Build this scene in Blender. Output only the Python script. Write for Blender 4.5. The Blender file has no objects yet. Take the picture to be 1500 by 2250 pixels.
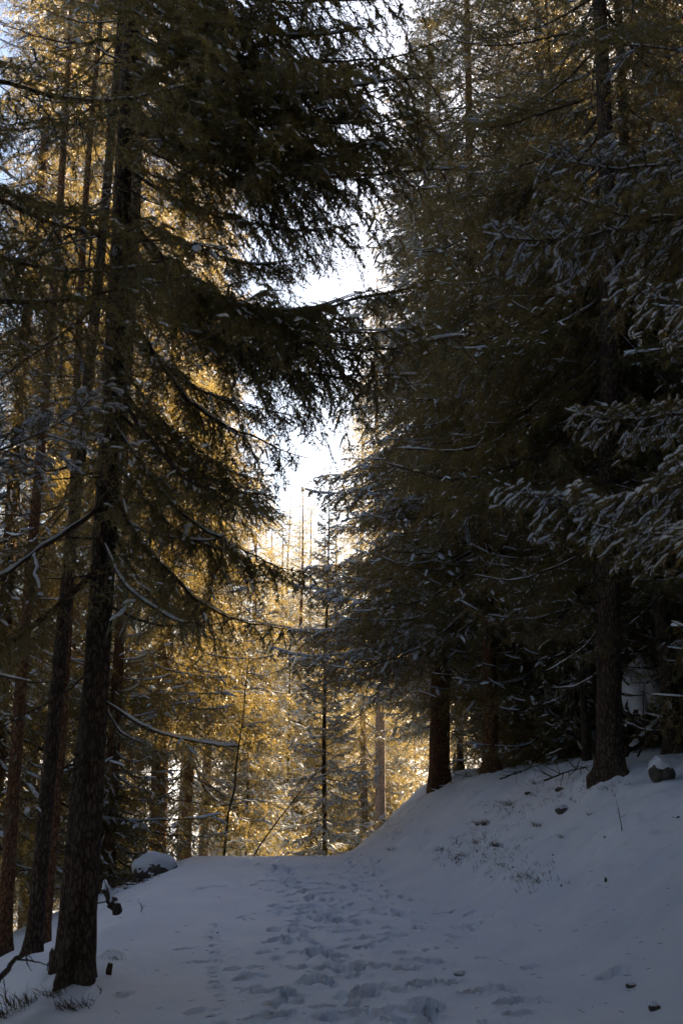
import bpy, math, random
import numpy as np
from mathutils import Matrix, Vector, Euler

R = math.radians
sc = bpy.context.scene
COL = sc.collection

# ------------------------------------------------------------------ camera
PITCH = 13.4
CAM_H = 1.6
cam = bpy.data.cameras.new("camera")
cam_o = bpy.data.objects.new("camera", cam)
COL.objects.link(cam_o)
cam_o.location = (0, 0, CAM_H)
cam_o.rotation_euler = (R(90 + PITCH), 0, 0)
cam.sensor_fit = 'VERTICAL'
cam.sensor_height = 36
cam.sensor_width = 24
cam.lens = 35.33
cam.clip_start = 0.05
cam.clip_end = 3000
cam.dof.use_dof = True
cam.dof.focus_distance = 15
cam.dof.aperture_fstop = 3.2
sc.camera = cam_o

# ------------------------------------------------------------------ light
SUN_AZ, SUN_EL = 33.0, 29.0          # azimuth from +Y (negative = to the left), elevation
w = bpy.data.worlds.new("World")
sc.world = w
w.use_nodes = True
wn = w.node_tree.nodes
sky = wn.new('ShaderNodeTexSky')
sky.sky_type = 'NISHITA'
sky.sun_disc = False
sky.sun_elevation = R(SUN_EL)
sky.sun_rotation = R(SUN_AZ)
sky.air_density = 1.0
sky.dust_density = 2.0
sky.ozone_density = 1.0
w.node_tree.links.new(sky.outputs[0], wn['Background'].inputs[0])
wn['Background'].inputs[1].default_value = 0.05

sun = bpy.data.lights.new("sun", 'SUN')
sun.energy = 5.0
sun.angle = R(0.55)
sun.color = (1.0, 0.78, 0.52)
sun_o = bpy.data.objects.new("sun", sun)
COL.objects.link(sun_o)
sdir = Vector((math.sin(R(SUN_AZ)) * math.cos(R(SUN_EL)), math.cos(R(SUN_AZ)) * math.cos(R(SUN_EL)), math.sin(R(SUN_EL))))
sun_o.rotation_euler = sdir.to_track_quat('Z', 'Y').to_euler()
sun_o.location = sdir * 80

vs = sc.view_settings
vs.view_transform = 'Standard'
vs.look = 'None'
vs.gamma = 1
vs.use_curve_mapping = False
vs.exposure = 2.75
sc.render.engine = 'CYCLES'
cy = sc.cycles
cy.max_bounces = 6
cy.diffuse_bounces = 2
cy.glossy_bounces = 2
cy.transmission_bounces = 2
cy.transparent_max_bounces = 4
cy.caustics_reflective = False
cy.caustics_refractive = False
cy.use_denoising = True
sc.render.film_transparent = False

# ------------------------------------------------------------------ helpers
F = 2250 / 2 / math.tan(math.atan(36 / 2 / 35.33))
_cp, _sp = math.cos(R(PITCH)), math.sin(R(PITCH))


def ray(px, py):
    a, b = (px - 750) / F, (1125 - py) / F
    return Vector((a, _cp - b * _sp, _sp + b * _cp))


def at(px, py, Y):
    d = ray(px, py)
    return Vector((0, 0, CAM_H)) + d * (Y / d.y)


def _hash(ix, iy, seed):
    h = (ix * 374761393 + iy * 668265263 + seed * 1274126177) & 0x7fffffff
    h = ((h ^ (h >> 13)) * 1274126177) & 0x7fffffff
    h = h ^ (h >> 16)
    return (h & 0xffff) / 65535.0


def vnoise(x, y, seed=0):
    x = np.asarray(x, float); y = np.asarray(y, float)
    ix = np.floor(x).astype(np.int64); iy = np.floor(y).astype(np.int64)
    fx = x - ix; fy = y - iy
    fx = fx * fx * (3 - 2 * fx); fy = fy * fy * (3 - 2 * fy)
    a = _hash(ix, iy, seed); b = _hash(ix + 1, iy, seed)
    c = _hash(ix, iy + 1, seed); d = _hash(ix + 1, iy + 1, seed)
    return (a + (b - a) * fx + (c - a) * fy + (a - b - c + d) * fx * fy) * 2 - 1


def fbm(x, y, seed=0, octs=4):
    v = 0; a = 1; s = 0
    for o in range(octs):
        v = v + a * vnoise(x * 2 ** o, y * 2 ** o, seed + o * 17)
        s += a; a *= .5
    return v / s


def sstep(a, b, x):
    t = np.clip((np.asarray(x, float) - a) / (b - a), 0, 1)
    return t * t * (3 - 2 * t)


def mesh_arrays(name, V, faces, mats, smooth=True):
    """faces: list of (int array (n,k), material index)"""
    me = bpy.data.meshes.new(name)
    V = np.asarray(V, np.float32).reshape(-1, 3)
    me.vertices.add(len(V))
    me.vertices.foreach_set("co", V.ravel())
    tot = []; idx = []; mi = []
    for f, m in faces:
        f = np.asarray(f, np.int32)
        if len(f) == 0:
            continue
        tot.append(np.full(len(f), f.shape[1], np.int32))
        idx.append(f.ravel()); mi.append(np.full(len(f), m, np.int32))
    tot = np.concatenate(tot); idx = np.concatenate(idx); mi = np.concatenate(mi)
    me.loops.add(len(idx))
    me.loops.foreach_set("vertex_index", idx)
    me.polygons.add(len(tot))
    st = np.concatenate([[0], np.cumsum(tot)[:-1]]).astype(np.int32)
    me.polygons.foreach_set("loop_start", st)
    me.polygons.foreach_set("loop_total", tot)
    me.polygons.foreach_set("material_index", mi)
    me.polygons.foreach_set("use_smooth", np.full(len(tot), smooth, bool))
    for m in mats:
        me.materials.append(m)
    me.update(calc_edges=True)
    return me


class Acc:
    """collects vertices and faces; one mesh in the end"""
    def __init__(s):
        s.v = []; s.t = []; s.q = []; s.n = 0

    def add(s, V, tris=None, quads=None):
        V = np.asarray(V, float).reshape(-1, 3)
        if tris is not None and len(tris): s.t.append(np.asarray(tris) + s.n)
        if quads is not None and len(quads): s.q.append(np.asarray(quads) + s.n)
        s.v.append(V); s.n += len(V)

    def arrays(s):
        V = np.concatenate(s.v) if s.v else np.zeros((0, 3))
        T = np.concatenate(s.t) if s.t else np.zeros((0, 3), int)
        Q = np.concatenate(s.q) if s.q else np.zeros((0, 4), int)
        return V, T, Q

    def mesh(s, name, mat, smooth=True):
        V, T, Q = s.arrays()
        return mesh_arrays(name, V, [(T, 0), (Q, 0)], [mat], smooth)


def tube(acc, P, Rr, n=6, cap=True, seed=None, bump=0.0):
    P = np.asarray(P, float); m = len(P)
    Rr = np.broadcast_to(np.asarray(Rr, float), (m,))
    T = np.gradient(P, axis=0)
    T /= np.linalg.norm(T, axis=1)[:, None] + 1e-9
    up = np.array([0, 0, 1.]) if abs(T[m // 2][2]) < .9 else np.array([1., 0, 0])
    A = np.cross(T, up); A /= np.linalg.norm(A, axis=1)[:, None] + 1e-9
    B = np.cross(T, A)
    ph = np.linspace(0, 2 * np.pi, n, endpoint=False)
    rad = np.repeat(Rr[:, None], n, 1)
    if bump and seed is not None:
        rad = rad * (1 + bump * np.random.default_rng(seed).uniform(-1, 1, rad.shape))
    V = P[:, None, :] + rad[..., None] * (np.cos(ph)[None, :, None] * A[:, None, :] + np.sin(ph)[None, :, None] * B[:, None, :])
    V = V.reshape(-1, 3)
    i = np.arange(m - 1)[:, None] * n; j = np.arange(n)[None, :]; k = (j + 1) % n
    Q = np.stack([i + j, i + k, i + n + k, i + n + j], -1).reshape(-1, 4)
    tr = None
    if cap:
        V = np.concatenate([V, P[:1], P[-1:]])
        a = m * n; b = a + 1
        jj = np.arange(n); kk = (jj + 1) % n
        tr = np.concatenate([np.stack([np.full(n, a), kk, jj], 1), np.stack([np.full(n, b), (m - 1) * n + jj, (m - 1) * n + kk], 1)])
    acc.add(V, tr, Q)


# ------------------------------------------------------------------ materials
def new_mat(name):
    m = bpy.data.materials.new(name)
    m.use_nodes = True
    nt = m.node_tree
    for n in list(nt.nodes):
        nt.nodes.remove(n)
    out = nt.nodes.new('ShaderNodeOutputMaterial')
    return m, nt, out


def N(nt, t, **kw):
    n = nt.nodes.new(t)
    for k, v in kw.items():
        if k in n.inputs:
            n.inputs[k].default_value = v
        else:
            setattr(n, k, v)
    return n


def ramp(nt, fac, stops):
    r = nt.nodes.new('ShaderNodeValToRGB')
    e = r.color_ramp.elements
    e[0].position, e[0].color = stops[0][0], (*stops[0][1], 1)
    e[1].position, e[1].color = stops[-1][0], (*stops[-1][1], 1)
    for p, c in stops[1:-1]:
        x = e.new(p); x.color = (*c, 1)
    nt.links.new(fac, r.inputs[0])
    return r


def needle_mat(name, dark, light, trans, tf):
    m, nt, out = new_mat(name)
    L = nt.links.new
    geo = N(nt, 'ShaderNodeNewGeometry')
    oi = N(nt, 'ShaderNodeObjectInfo')
    no = N(nt, 'ShaderNodeTexNoise', Scale=3.0, Detail=2.0)
    L(geo.outputs['Position'], no.inputs['Vector'])
    ad = N(nt, 'ShaderNodeMath', operation='ADD')
    mu = N(nt, 'ShaderNodeMath', operation='MULTIPLY'); mu.inputs[1].default_value = .35
    L(oi.outputs['Random'], mu.inputs[0])
    L(no.outputs['Fac'], ad.inputs[0]); L(mu.outputs[0], ad.inputs[1])
    r1 = ramp(nt, ad.outputs[0], [(.35, dark), (.95, light)])
    r2 = ramp(nt, ad.outputs[0], [(.35, tuple(c * .65 for c in trans)), (.95, trans)])
    df = N(nt, 'ShaderNodeBsdfPrincipled', Roughness=.34)
    df.inputs['Specular IOR Level'].default_value = .8
    tr = N(nt, 'ShaderNodeBsdfTranslucent')
    L(r1.outputs[0], df.inputs['Base Color']); L(r2.outputs[0], tr.inputs['Color'])
    mx = N(nt, 'ShaderNodeMixShader'); mx.inputs[0].default_value = tf
    L(df.outputs[0], mx.inputs[1]); L(tr.outputs[0], mx.inputs[2])
    L(mx.outputs[0], out.inputs[0])
    return m


M_NEEDLE = needle_mat("spruce_needles", (.015, .024, .013), (.060, .064, .026), (.47, .335, .085), .44)



def snow_mat(name, transl=0.0, fine=0.0):
    m, nt, out = new_mat(name)
    L = nt.links.new
    geo = N(nt, 'ShaderNodeNewGeometry')
    p = N(nt, 'ShaderNodeBsdfPrincipled', Roughness=.62)
    p.inputs['Specular IOR Level'].default_value = .2
    n1 = N(nt, 'ShaderNodeTexNoise', Scale=1.3, Detail=6.0)
    L(geo.outputs['Position'], n1.inputs['Vector'])
    c = ramp(nt, n1.outputs['Fac'], [(.3, (.66, .74, .86)), (.7, (.76, .82, .91))])
    L(c.outputs[0], p.inputs['Base Color'])
    if fine:
        n2 = N(nt, 'ShaderNodeTexNoise', Scale=70.0, Detail=4.0, Roughness=.7)
        n3 = N(nt, 'ShaderNodeTexNoise', Scale=14.0, Detail=4.0, Roughness=.6)
        L(geo.outputs['Position'], n2.inputs['Vector']); L(geo.outputs['Position'], n3.inputs['Vector'])
        ad = N(nt, 'ShaderNodeMath', operation='ADD')
        L(n2.outputs['Fac'], ad.inputs[0]); L(n3.outputs['Fac'], ad.inputs[1])
        b = N(nt, 'ShaderNodeBump', Strength=fine, Distance=.012)
        L(ad.outputs[0], b.inputs['Height']); L(b.outputs[0], p.inputs['Normal'])
    if transl:
        t = N(nt, 'ShaderNodeBsdfTranslucent', Color=(.8, .8, .8, 1))
        mx = N(nt, 'ShaderNodeMixShader'); mx.inputs[0].default_value = transl
        L(p.outputs[0], mx.inputs[1]); L(t.outputs[0], mx.inputs[2]); L(mx.outputs[0], out.inputs[0])
    else:
        L(p.outputs[0], out.inputs[0])
    return m


M_SNOW = snow_mat("branch_snow", .25)
M_GROUND = snow_mat("ground_snow", 0, .9)


def bark_mat(name, c0, c1, c2, scale=1.0, moss=None):
    m, nt, out = new_mat(name)
    L = nt.links.new
    tc = N(nt, 'ShaderNodeTexCoord')
    mp = N(nt, 'ShaderNodeMapping'); mp.inputs['Scale'].default_value = (1, 1, .36)
    L(tc.outputs['Object'], mp.inputs['Vector'])
    v = N(nt, 'ShaderNodeTexVoronoi', Scale=30.0 * scale, feature='DISTANCE_TO_EDGE')
    n = N(nt, 'ShaderNodeTexNoise', Scale=22.0 * scale, Detail=6.0, Roughness=.65)
    nl = N(nt, 'ShaderNodeTexNoise', Scale=2.2, Detail=3.0)
    ws = N(nt, 'ShaderNodeMixRGB', blend_type='LINEAR_LIGHT'); ws.inputs[0].default_value = .04
    L(mp.outputs[0], ws.inputs[1]); L(n.outputs['Color'], ws.inputs[2])
    L(ws.outputs[0], v.inputs['Vector']); L(mp.outputs[0], n.inputs['Vector']); L(tc.outputs['Object'], nl.inputs['Vector'])
    e = N(nt, 'ShaderNodeMath', operation='MULTIPLY'); e.inputs[1].default_value = 3.0; e.use_clamp = True
    L(v.outputs['Distance'], e.inputs[0])
    h = N(nt, 'ShaderNodeMath', operation='MULTIPLY_ADD'); h.inputs[1].default_value = .5
    L(n.outputs['Fac'], h.inputs[0]); L(e.outputs[0], h.inputs[2])
    r = ramp(nt, h.outputs[0], [(.15, c0), (.6, c1), (1.0, c2)])
    lich = ramp(nt, nl.outputs['Fac'], [(.52, (0, 0, 0)), (.72, (1, 1, 1))])
    mxc = N(nt, 'ShaderNodeMixRGB')
    lm = N(nt, 'ShaderNodeMath', operation='MULTIPLY'); lm.inputs[1].default_value = .5
    L(lich.outputs[0], lm.inputs[0]); L(lm.outputs[0], mxc.inputs[0])
    L(r.outputs[0], mxc.inputs[1]); mxc.inputs[2].default_value = (*(moss or (.10, .10, .075)), 1)
    p = N(nt, 'ShaderNodeBsdfPrincipled', Roughness=.85)
    p.inputs['Specular IOR Level'].default_value = .15
    L(mxc.outputs[0], p.inputs['Base Color'])
    b = N(nt, 'ShaderNodeBump', Strength=.8, Distance=.02)
    L(h.outputs[0], b.inputs['Height']); L(b.outputs[0], p.inputs['Normal'])
    L(p.outputs[0], out.inputs[0])
    return m


M_BARK = bark_mat("spruce_bark", (.016, .011, .008), (.052, .036, .026), (.11, .085, .066))
M_BARK_RED = bark_mat("reddish_bark", (.030, .014, .008), (.13, .062, .030), (.24, .13, .07))
M_BARK_GREY = bark_mat("greyish_pink_bark", (.05, .035, .03), (.17, .125, .105), (.28, .22, .19))


def plain_mat(name, col, rough=.8, var=.4, scale=8.0, trans=0):
    m, nt, out = new_mat(name)
    L = nt.links.new
    geo = N(nt, 'ShaderNodeNewGeometry')
    n = N(nt, 'ShaderNodeTexNoise', Scale=scale, Detail=5.0, Roughness=.65)
    L(geo.outputs['Position'], n.inputs['Vector'])
    r = ramp(nt, n.outputs['Fac'], [(.3, tuple(c * (1 - var) for c in col)), (.7, tuple(c * (1 + var) for c in col))])
    p = N(nt, 'ShaderNodeBsdfPrincipled', Roughness=rough)
    p.inputs['Specular IOR Level'].default_value = .2
    L(r.outputs[0], p.inputs['Base Color'])
    b = N(nt, 'ShaderNodeBump', Strength=.6, Distance=.02)
    L(n.outputs['Fac'], b.inputs['Height']); L(b.outputs[0], p.inputs['Normal'])
    if trans:
        t = N(nt, 'ShaderNodeBsdfTranslucent'); L(r.outputs[0], t.inputs['Color'])
        mx = N(nt, 'ShaderNodeMixShader'); mx.inputs[0].default_value = trans
        L(p.outputs[0], mx.inputs[1]); L(t.outputs[0], mx.inputs[2]); L(mx.outputs[0], out.inputs[0])
    else:
        L(p.outputs[0], out.inputs[0])
    return m


M_TWIG = plain_mat("twig_wood", (.055, .038, .026), .85, .4, 30)
M_LICHEN = plain_mat("beard_lichen", (.17, .17, .11), .9, .35, 20, .4)
M_ROCK = plain_mat("dark_rock", (.075, .068, .06), .85, .5, 14)
M_GRASS = plain_mat("dry_grass", (.075, .052, .028), .8, .4, 25, .2)
M_SOIL = plain_mat("bare_soil", (.045, .034, .024), .95, .5, 30)
M_CUT = plain_mat("cut_wood", (.20, .14, .085), .8, .3, 30)

# ------------------------------------------------------------------ terrain
def road_x(y):
    y = np.asarray(y, float)
    return -.13 - .081 * (np.clip(y, -20, 22) - 6)


def road_z(y):
    y = np.asarray(y, float)
    d = np.clip(y - 15.4, 0, None)
    a = -.020 * np.minimum(d, 4.2) ** 2 - .168 * np.clip(d - 4.2, 0, 14)
    return a


def height(x, y):
    x = np.asarray(x, float); y = np.asarray(y, float)
    u = x - road_x(y)
    toe = np.interp(y, [-20, 5, 8, 11, 16, 22, 40], [2.0, 2.0, 1.93, 1.75, 1.2, 1.05, 1.6])
    s = np.clip(u - toe, -1, None)
    bh = np.interp(y, [-20, 5, 9, 13, 16, 20, 26, 40], [1.0, 1.1, 1.35, 1.42, 1.3, 1.25, 1.3, .8])
    right = bh * sstep(-.35, 2.75, s) + .15 * np.clip(s - 2.3, 0, 30) + .09 * np.clip(s - 32, 0, 200)
    left_s = np.clip(-u - np.interp(y, [-20, 6, 10, 16, 30], [1.7, 1.55, 1.55, 1.35, 1.3]), 0, None)
    k = left_s
    left = -.42 * np.clip(k - .15 * (1 - np.exp(-k * 4)), 0, 3.2) - .22 * np.clip(k - 3.2, 0, 22)
    rz = road_z(y)
    rz = rz * (1 - .75 * sstep(0, 3.0, s))
    z = rz + right + left
    far = sstep(55, 200, np.hypot(x, y))
    z = z * (1 - .3 * far)
    # soft drifts
    off = sstep(.9, 2.6, np.abs(u))
    z = z + .055 * off * fbm(x * .9, y * .9, 3, 4) + .010 * fbm(x * 1.7, y * 1.1, 9, 3)
    # wind / slump ribs on the bank
    bank = sstep(.1, .8, s) * (1 - sstep(2.8, 4.2, s))
    z = z + .085 * bank * fbm(x * 1.2 + y * .6, (y - x * .5) * 3.6, 21, 4) + .12 * bank * np.clip(fbm(x * 2.1 + 3, y * 1.6, 44, 4) - .10, 0, 1)
    return z


MOUNDS = []


def mound(px, py, rx, ry, h, Y=None):
    p = ground_pt(px, py) if Y is None else at(px, py, Y)
    MOUNDS.append((p.x, p.y, rx, ry, h))


def zh(x, y):
    z = float(height(x, y))
    for mx, my, rx, ry, h in MOUNDS:
        z += h * math.exp(-((x - mx) / rx) ** 2 - ((y - my) / ry) ** 2)
    return z


def ground_pt(px, py, far=60):
    d = ray(px, py)
    t = 3.0
    prev = t
    while t < far:
        p = Vector((0, 0, CAM_H)) + d * t
        if p.z <= zh(p.x, p.y):
            lo, hi = prev, t
            for _ in range(20):
                m = (lo + hi) / 2
                q = Vector((0, 0, CAM_H)) + d * m
                if q.z <= zh(q.x, q.y): hi = m
                else: lo = m
            return Vector((0, 0, CAM_H)) + d * hi
        prev = t
        t += .06
    return Vector((0, 0, CAM_H)) + d * far


mound(50, 2150, .40, .45, .16)
mound(1330, 1725, .55, .6, .10)
mound(250, 2105, .10, .10, .07)
mound(270, 2000, .28, .22, .08)
mound(172, 2150, .30, .28, .06)
mound(1340, 1700, .38, .35, .07)
mound(960, 1748, .5, .4, .08)
mound(200, 2165, .35, .2, .04)
mound(820, 2128, .10, .10, .02)

# ---- footprints (pressed into the snow mesh)
rng = np.random.default_rng(5)
PR = []   # x, y, angle, half length, half width, depth


def pr_px(px, py, ang, l, w_, d):
    p = ground_pt(px, py)
    PR.append((p.x, p.y, ang, l, w_, d))


def track(pts, step, jit, l, w_, d, seed):
    r = np.random.default_rng(seed)
    G = [ground_pt(*p) for p in pts]
    for a, b in zip(G[:-1], G[1:]):
        n = max(1, int((b - a).length / step))
        for i in range(n):
            t = (i + r.uniform(.1, .9)) / n
            q = a.lerp(b, t)
            s = r.uniform(.65, 1.25)
            PR.append((q.x + r.normal(0, jit), q.y + r.normal(0, jit * .6), r.normal(0, .45), l * s, w_ * r.uniform(.75, 1.2), d * r.uniform(.5, 1.15)))


track([(600, 1900), (645, 1945), (690, 1985), (705, 2050), (712, 2110), (700, 2170), (692, 2249)], .19, .15, .12, .055, .042, 1)
track([(690, 1985), (700, 2060), (715, 2130), (740, 2200)], .27, .24, .11, .05, .036, 2)
track([(640, 1900), (650, 1990), (640, 2060), (690, 2150)], .4, .12, .10, .05, .03, 7)
track([(770, 1878), (815, 1905), (825, 1940), (822, 1985), (845, 2040), (850, 2090)], .18, .20, .11, .05, .032, 3)
track([(850, 2090), (905, 2160), (930, 2249)], .45, .16, .15, .07, .04, 4)
track([(470, 2026), (472, 2100), (478, 2170), (480, 2249)], .14, .02, .030, .028, .026, 5)
track([(944, 2092), (1000, 2060), (1075, 2008)], .13, .02, .045, .03, .024, 6)
track([(880, 1960), (780, 2000), (690, 2030)], .5, .2, .1, .05, .025, 8)
rgp = np.random.default_rng(66)
for k in range(150):
    yy = rgp.uniform(5.2, 15.5)
    PR.append((float(road_x(yy)) + rgp.normal(.45, .62), yy, rgp.normal(.2, .6), rgp.uniform(.07, .14), rgp.uniform(.035, .06), rgp.uniform(.012, .032)))
for a in [(800, 2082, .9, .12, .05, .05), (805, 2178, .7, .17, .07, .07), (785, 2195, .3, .10, .05, .05), (775, 2211, .2, .09, .05, .05),
          (748, 2148, 1.3, .18, .045, .05), (820, 2122, 1.2, .15, .06, .06), (1040, 2183, .9, .15, .06, .055), (1117, 2205, .8, .14, .065, .05),
          (1133, 2230, .9, .10, .06, .045), (985, 2162, 1.0, .12, .05, .05), (920, 2165, .8, .13, .06, .05), (930, 2210, .6, .12, .065, .06),
          (955, 2220, .4, .10, .06, .05), (410, 2085, 1.2, .10, .035, .025), (435, 2113, 1.1, .12, .03, .02), (530, 2128, 1.3, .20, .03, .025),
          (590, 2180, .9, .14, .06, .04), (610, 2235, .8, .12, .055, .045), (520, 2126, 1.4, .1, .03, .02), (585, 2238, 1.1, .12, .05, .05),
          (775, 2228, 1.1, .12, .05, .05), (890, 2010, 1.3, .14, .05, .03), (980, 2007, 1.3, .14, .05, .03), (1040, 2004, 1.3, .1, .04, .03),
          (1060, 2105, .5, .06, .05, .02), (1340, 2145, .8, .10, .07, .05), (1160, 2127, .6, .06, .05, .03)]:
    pr_px(*a)


def axis(lo, hi, step, near, grow, out):
    a = [lo]
    while a[-1] < hi:
        a.append(a[-1] + (step(a[-1]) if callable(step) else step))
    s = a[-1] - a[-2]; p = a[-1]; R_ = []
    while p < out[1]:
        s *= grow; p += s; R_.append(p)
    s = a[1] - a[0]; p = a[0]; L_ = []
    while p > out[0]:
        s *= grow; p -= s; L_.append(p)
    return np.array(L_[::-1] + a + R_)


xs = axis(-3.0, 5.2, .026, 0, 1.16, (-600, 600))
ys = axis(4.6, 21.0, lambda y: max(.018, .0042 * y), 0, 1.14, (-300, 900))
X, Y = np.meshgrid(xs, ys)
Z = height(X, Y)
for mx, my, rx, ry, h in MOUNDS:
    Z += h * np.exp(-((X - mx) / rx) ** 2 - ((Y - my) / ry) ** 2)
# rough trampled bands and faint tyre ribs
u = X - road_x(Y)
nearm = sstep(3.5, 5, Y) * (1 - sstep(22, 30, Y))
tr1 = np.exp(-((u - .18) / .35) ** 2) + .9 * np.exp(-((u - .95) / .40) ** 2) * sstep(5.5, 9, Y)
Z += nearm * tr1 * (.013 * fbm(X * 9, Y * 9, 31, 3) - .003)
rib = np.exp(-((u + .62) / .16) ** 2)
Z += nearm * rib * (.007 * np.sign(vnoise(X * 16, Y * 16, 77)) * sstep(.0, .5, vnoise(X * 2, Y * 1.5, 5)) + .008 * vnoise(X * 11, Y * 13, 12) - .012)
Z += nearm * (1 - sstep(1.3, 2.0, np.abs(u))) * .006 * fbm(X * 5, Y * 5, 55, 3)
Z += nearm * (.0045 * fbm(X * 15, Y * 15, 57, 2) + .0022 * vnoise(X * 31, Y * 31, 58))
for (px_, py_, an, hl, hw, dp) in PR:
    i0, i1 = np.searchsorted(ys, [py_ - .5, py_ + .5]); j0, j1 = np.searchsorted(xs, [px_ - .5, px_ + .5])
    if i1 <= i0 or j1 <= j0: continue
    dx = X[i0:i1, j0:j1] - px_; dy = Y[i0:i1, j0:j1] - py_
    a = (dx * math.sin(an) + dy * math.cos(an)) / hl
    b = (dx * math.cos(an) - dy * math.sin(an)) / hw
    dp *= 2.2
    r2 = np.sqrt(a * a + b * b) * (1 + .22 * vnoise(dx * 18 + px_ * 7, dy * 18, 8))
    Z[i0:i1, j0:j1] += -dp * (1 - sstep(.74, 1.03, r2)) + .22 * dp * np.exp(-((r2 - 1.22) / .22) ** 2)
ny, nx = X.shape
I = np.arange(ny * nx).reshape(ny, nx)
Q = np.stack([I[:-1, :-1], I[:-1, 1:], I[1:, 1:], I[1:, :-1]], -1).reshape(-1, 4)
g = bpy.data.objects.new("snowy_ground", mesh_arrays("snowy_ground", np.stack([X, Y, Z], -1), [(Q, 0)], [M_GROUND]))
COL.objects.link(g)
g["kind"] = "structure"


# ------------------------------------------------------------------ objects
def link(name, data, parent=None, M=None, **props):
    o = bpy.data.objects.new(name, data)
    COL.objects.link(o)
    if parent is not None: o.parent = parent
    if M is not None: o.matrix_local = M
    for k, v in props.items(): o[k] = v
    return o


def thing(name, loc, label, cat, group=None, rot=(0, 0, 0), data=None):
    o = bpy.data.objects.new(name, data)
    if data is None: o.empty_display_size = .3
    COL.objects.link(o)
    o.location = loc; o.rotation_euler = rot
    o["label"] = label; o["category"] = cat
    if group: o["group"] = group
    return o


# ------------------------------------------------------------------ spruce branches
def brush(S, E_, per, nl, nw, ang, rg):
    """needle triangles along segments S->E_"""
    S = np.repeat(S, per, 0); E2 = np.repeat(E_, per, 0)
    n = len(S)
    d = E2 - S
    ln = np.linalg.norm(d, axis=1)[:, None] + 1e-9
    d = d / ln
    ref = np.where(np.abs(d[:, 2:3]) < .9, np.array([[0, 0, 1.]]), np.array([[1., 0, 0]]))
    a = np.cross(d, ref); a /= np.linalg.norm(a, axis=1)[:, None]
    b = np.cross(d, a)
    ph = rg.uniform(0, 2 * np.pi, n)[:, None]
    r = np.cos(ph) * a + np.sin(ph) * b
    tg = -np.sin(ph) * a + np.cos(ph) * b
    an = ang * rg.uniform(.75, 1.25, n)[:, None]
    nd = d * np.cos(an) + r * np.sin(an)
    base = S + (E2 - S) * rg.uniform(0, 1, n)[:, None]
    L = nl * rg.uniform(.7, 1.25, n)[:, None]
    V = np.stack([base - tg * nw / 2, base + tg * nw / 2, base + nd * L], 1).reshape(-1, 3)
    T = np.arange(n * 3).reshape(-1, 3)
    return V, T


def snow_strip(acc, P, w_, h, rg, lift=.004, fine=False, steep=.75):
    """a lumpy ridge of snow lying on the flatter, upper part of the polyline P"""
    P = np.asarray(P, float)
    d = np.diff(P, axis=0)
    flat = np.abs(d[:, 2]) < steep * np.hypot(d[:, 0], d[:, 1])
    k = len(flat) if flat.all() else int(np.argmin(flat))
    P = P[:k + 1]
    if len(P) < 2: return
    ln = np.linalg.norm(np.diff(P, axis=0), axis=1).sum()
    m = int(np.clip(ln / (.016 if fine else .04), 3, 14 if fine else 7)) + 1
    t0 = np.linspace(0, 1, len(P)); t1 = np.linspace(0, 1, m)
    P = np.stack([np.interp(t1, t0, P[:, j]) for j in range(3)], 1)
    T = np.gradient(P, axis=0); T[:, 2] = 0
    T /= np.linalg.norm(T, axis=1)[:, None] + 1e-9
    side = np.stack([-T[:, 1], T[:, 0], np.zeros(m)], 1)
    lum = np.convolve(rg.uniform(.3, 1.55, m + 2), [.3, .4, .3], 'valid')
    prof = np.minimum(1, np.minimum(np.linspace(.3, 3.5, m), np.linspace(3.5, .45, m))) * lum
    ww = (w_ * prof)[:, None]; hh = (h * prof)
    C = P + np.array([0, 0, lift]) + side * (w_ * rg.uniform(-.3, .3, m))[:, None]
    up = np.array([0, 0, 1.])
    V = np.stack([C - side * ww - up * .25 * hh[:, None], C - side * ww * .6 + up * (hh * .75)[:, None], C + side * ww * .15 + up * hh[:, None],
                  C + side * ww * .75 + up * (hh * .6)[:, None], C + side * ww - up * .25 * hh[:, None]], 1).reshape(-1, 3)
    i = np.arange(m - 1)[:, None] * 5; j = np.arange(5)[None]; k = (j + 1) % 5
    Q = np.stack([i + j, i + 5 + j, i + 5 + k, i + k], -1).reshape(-1, 4)
    tip = np.array([[0, 1, 2], [0, 2, 3], [0, 3, 4]])
    e = (m - 1) * 5
    acc.add(V, np.concatenate([tip, e + tip[:, ::-1]]), Q)


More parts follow.
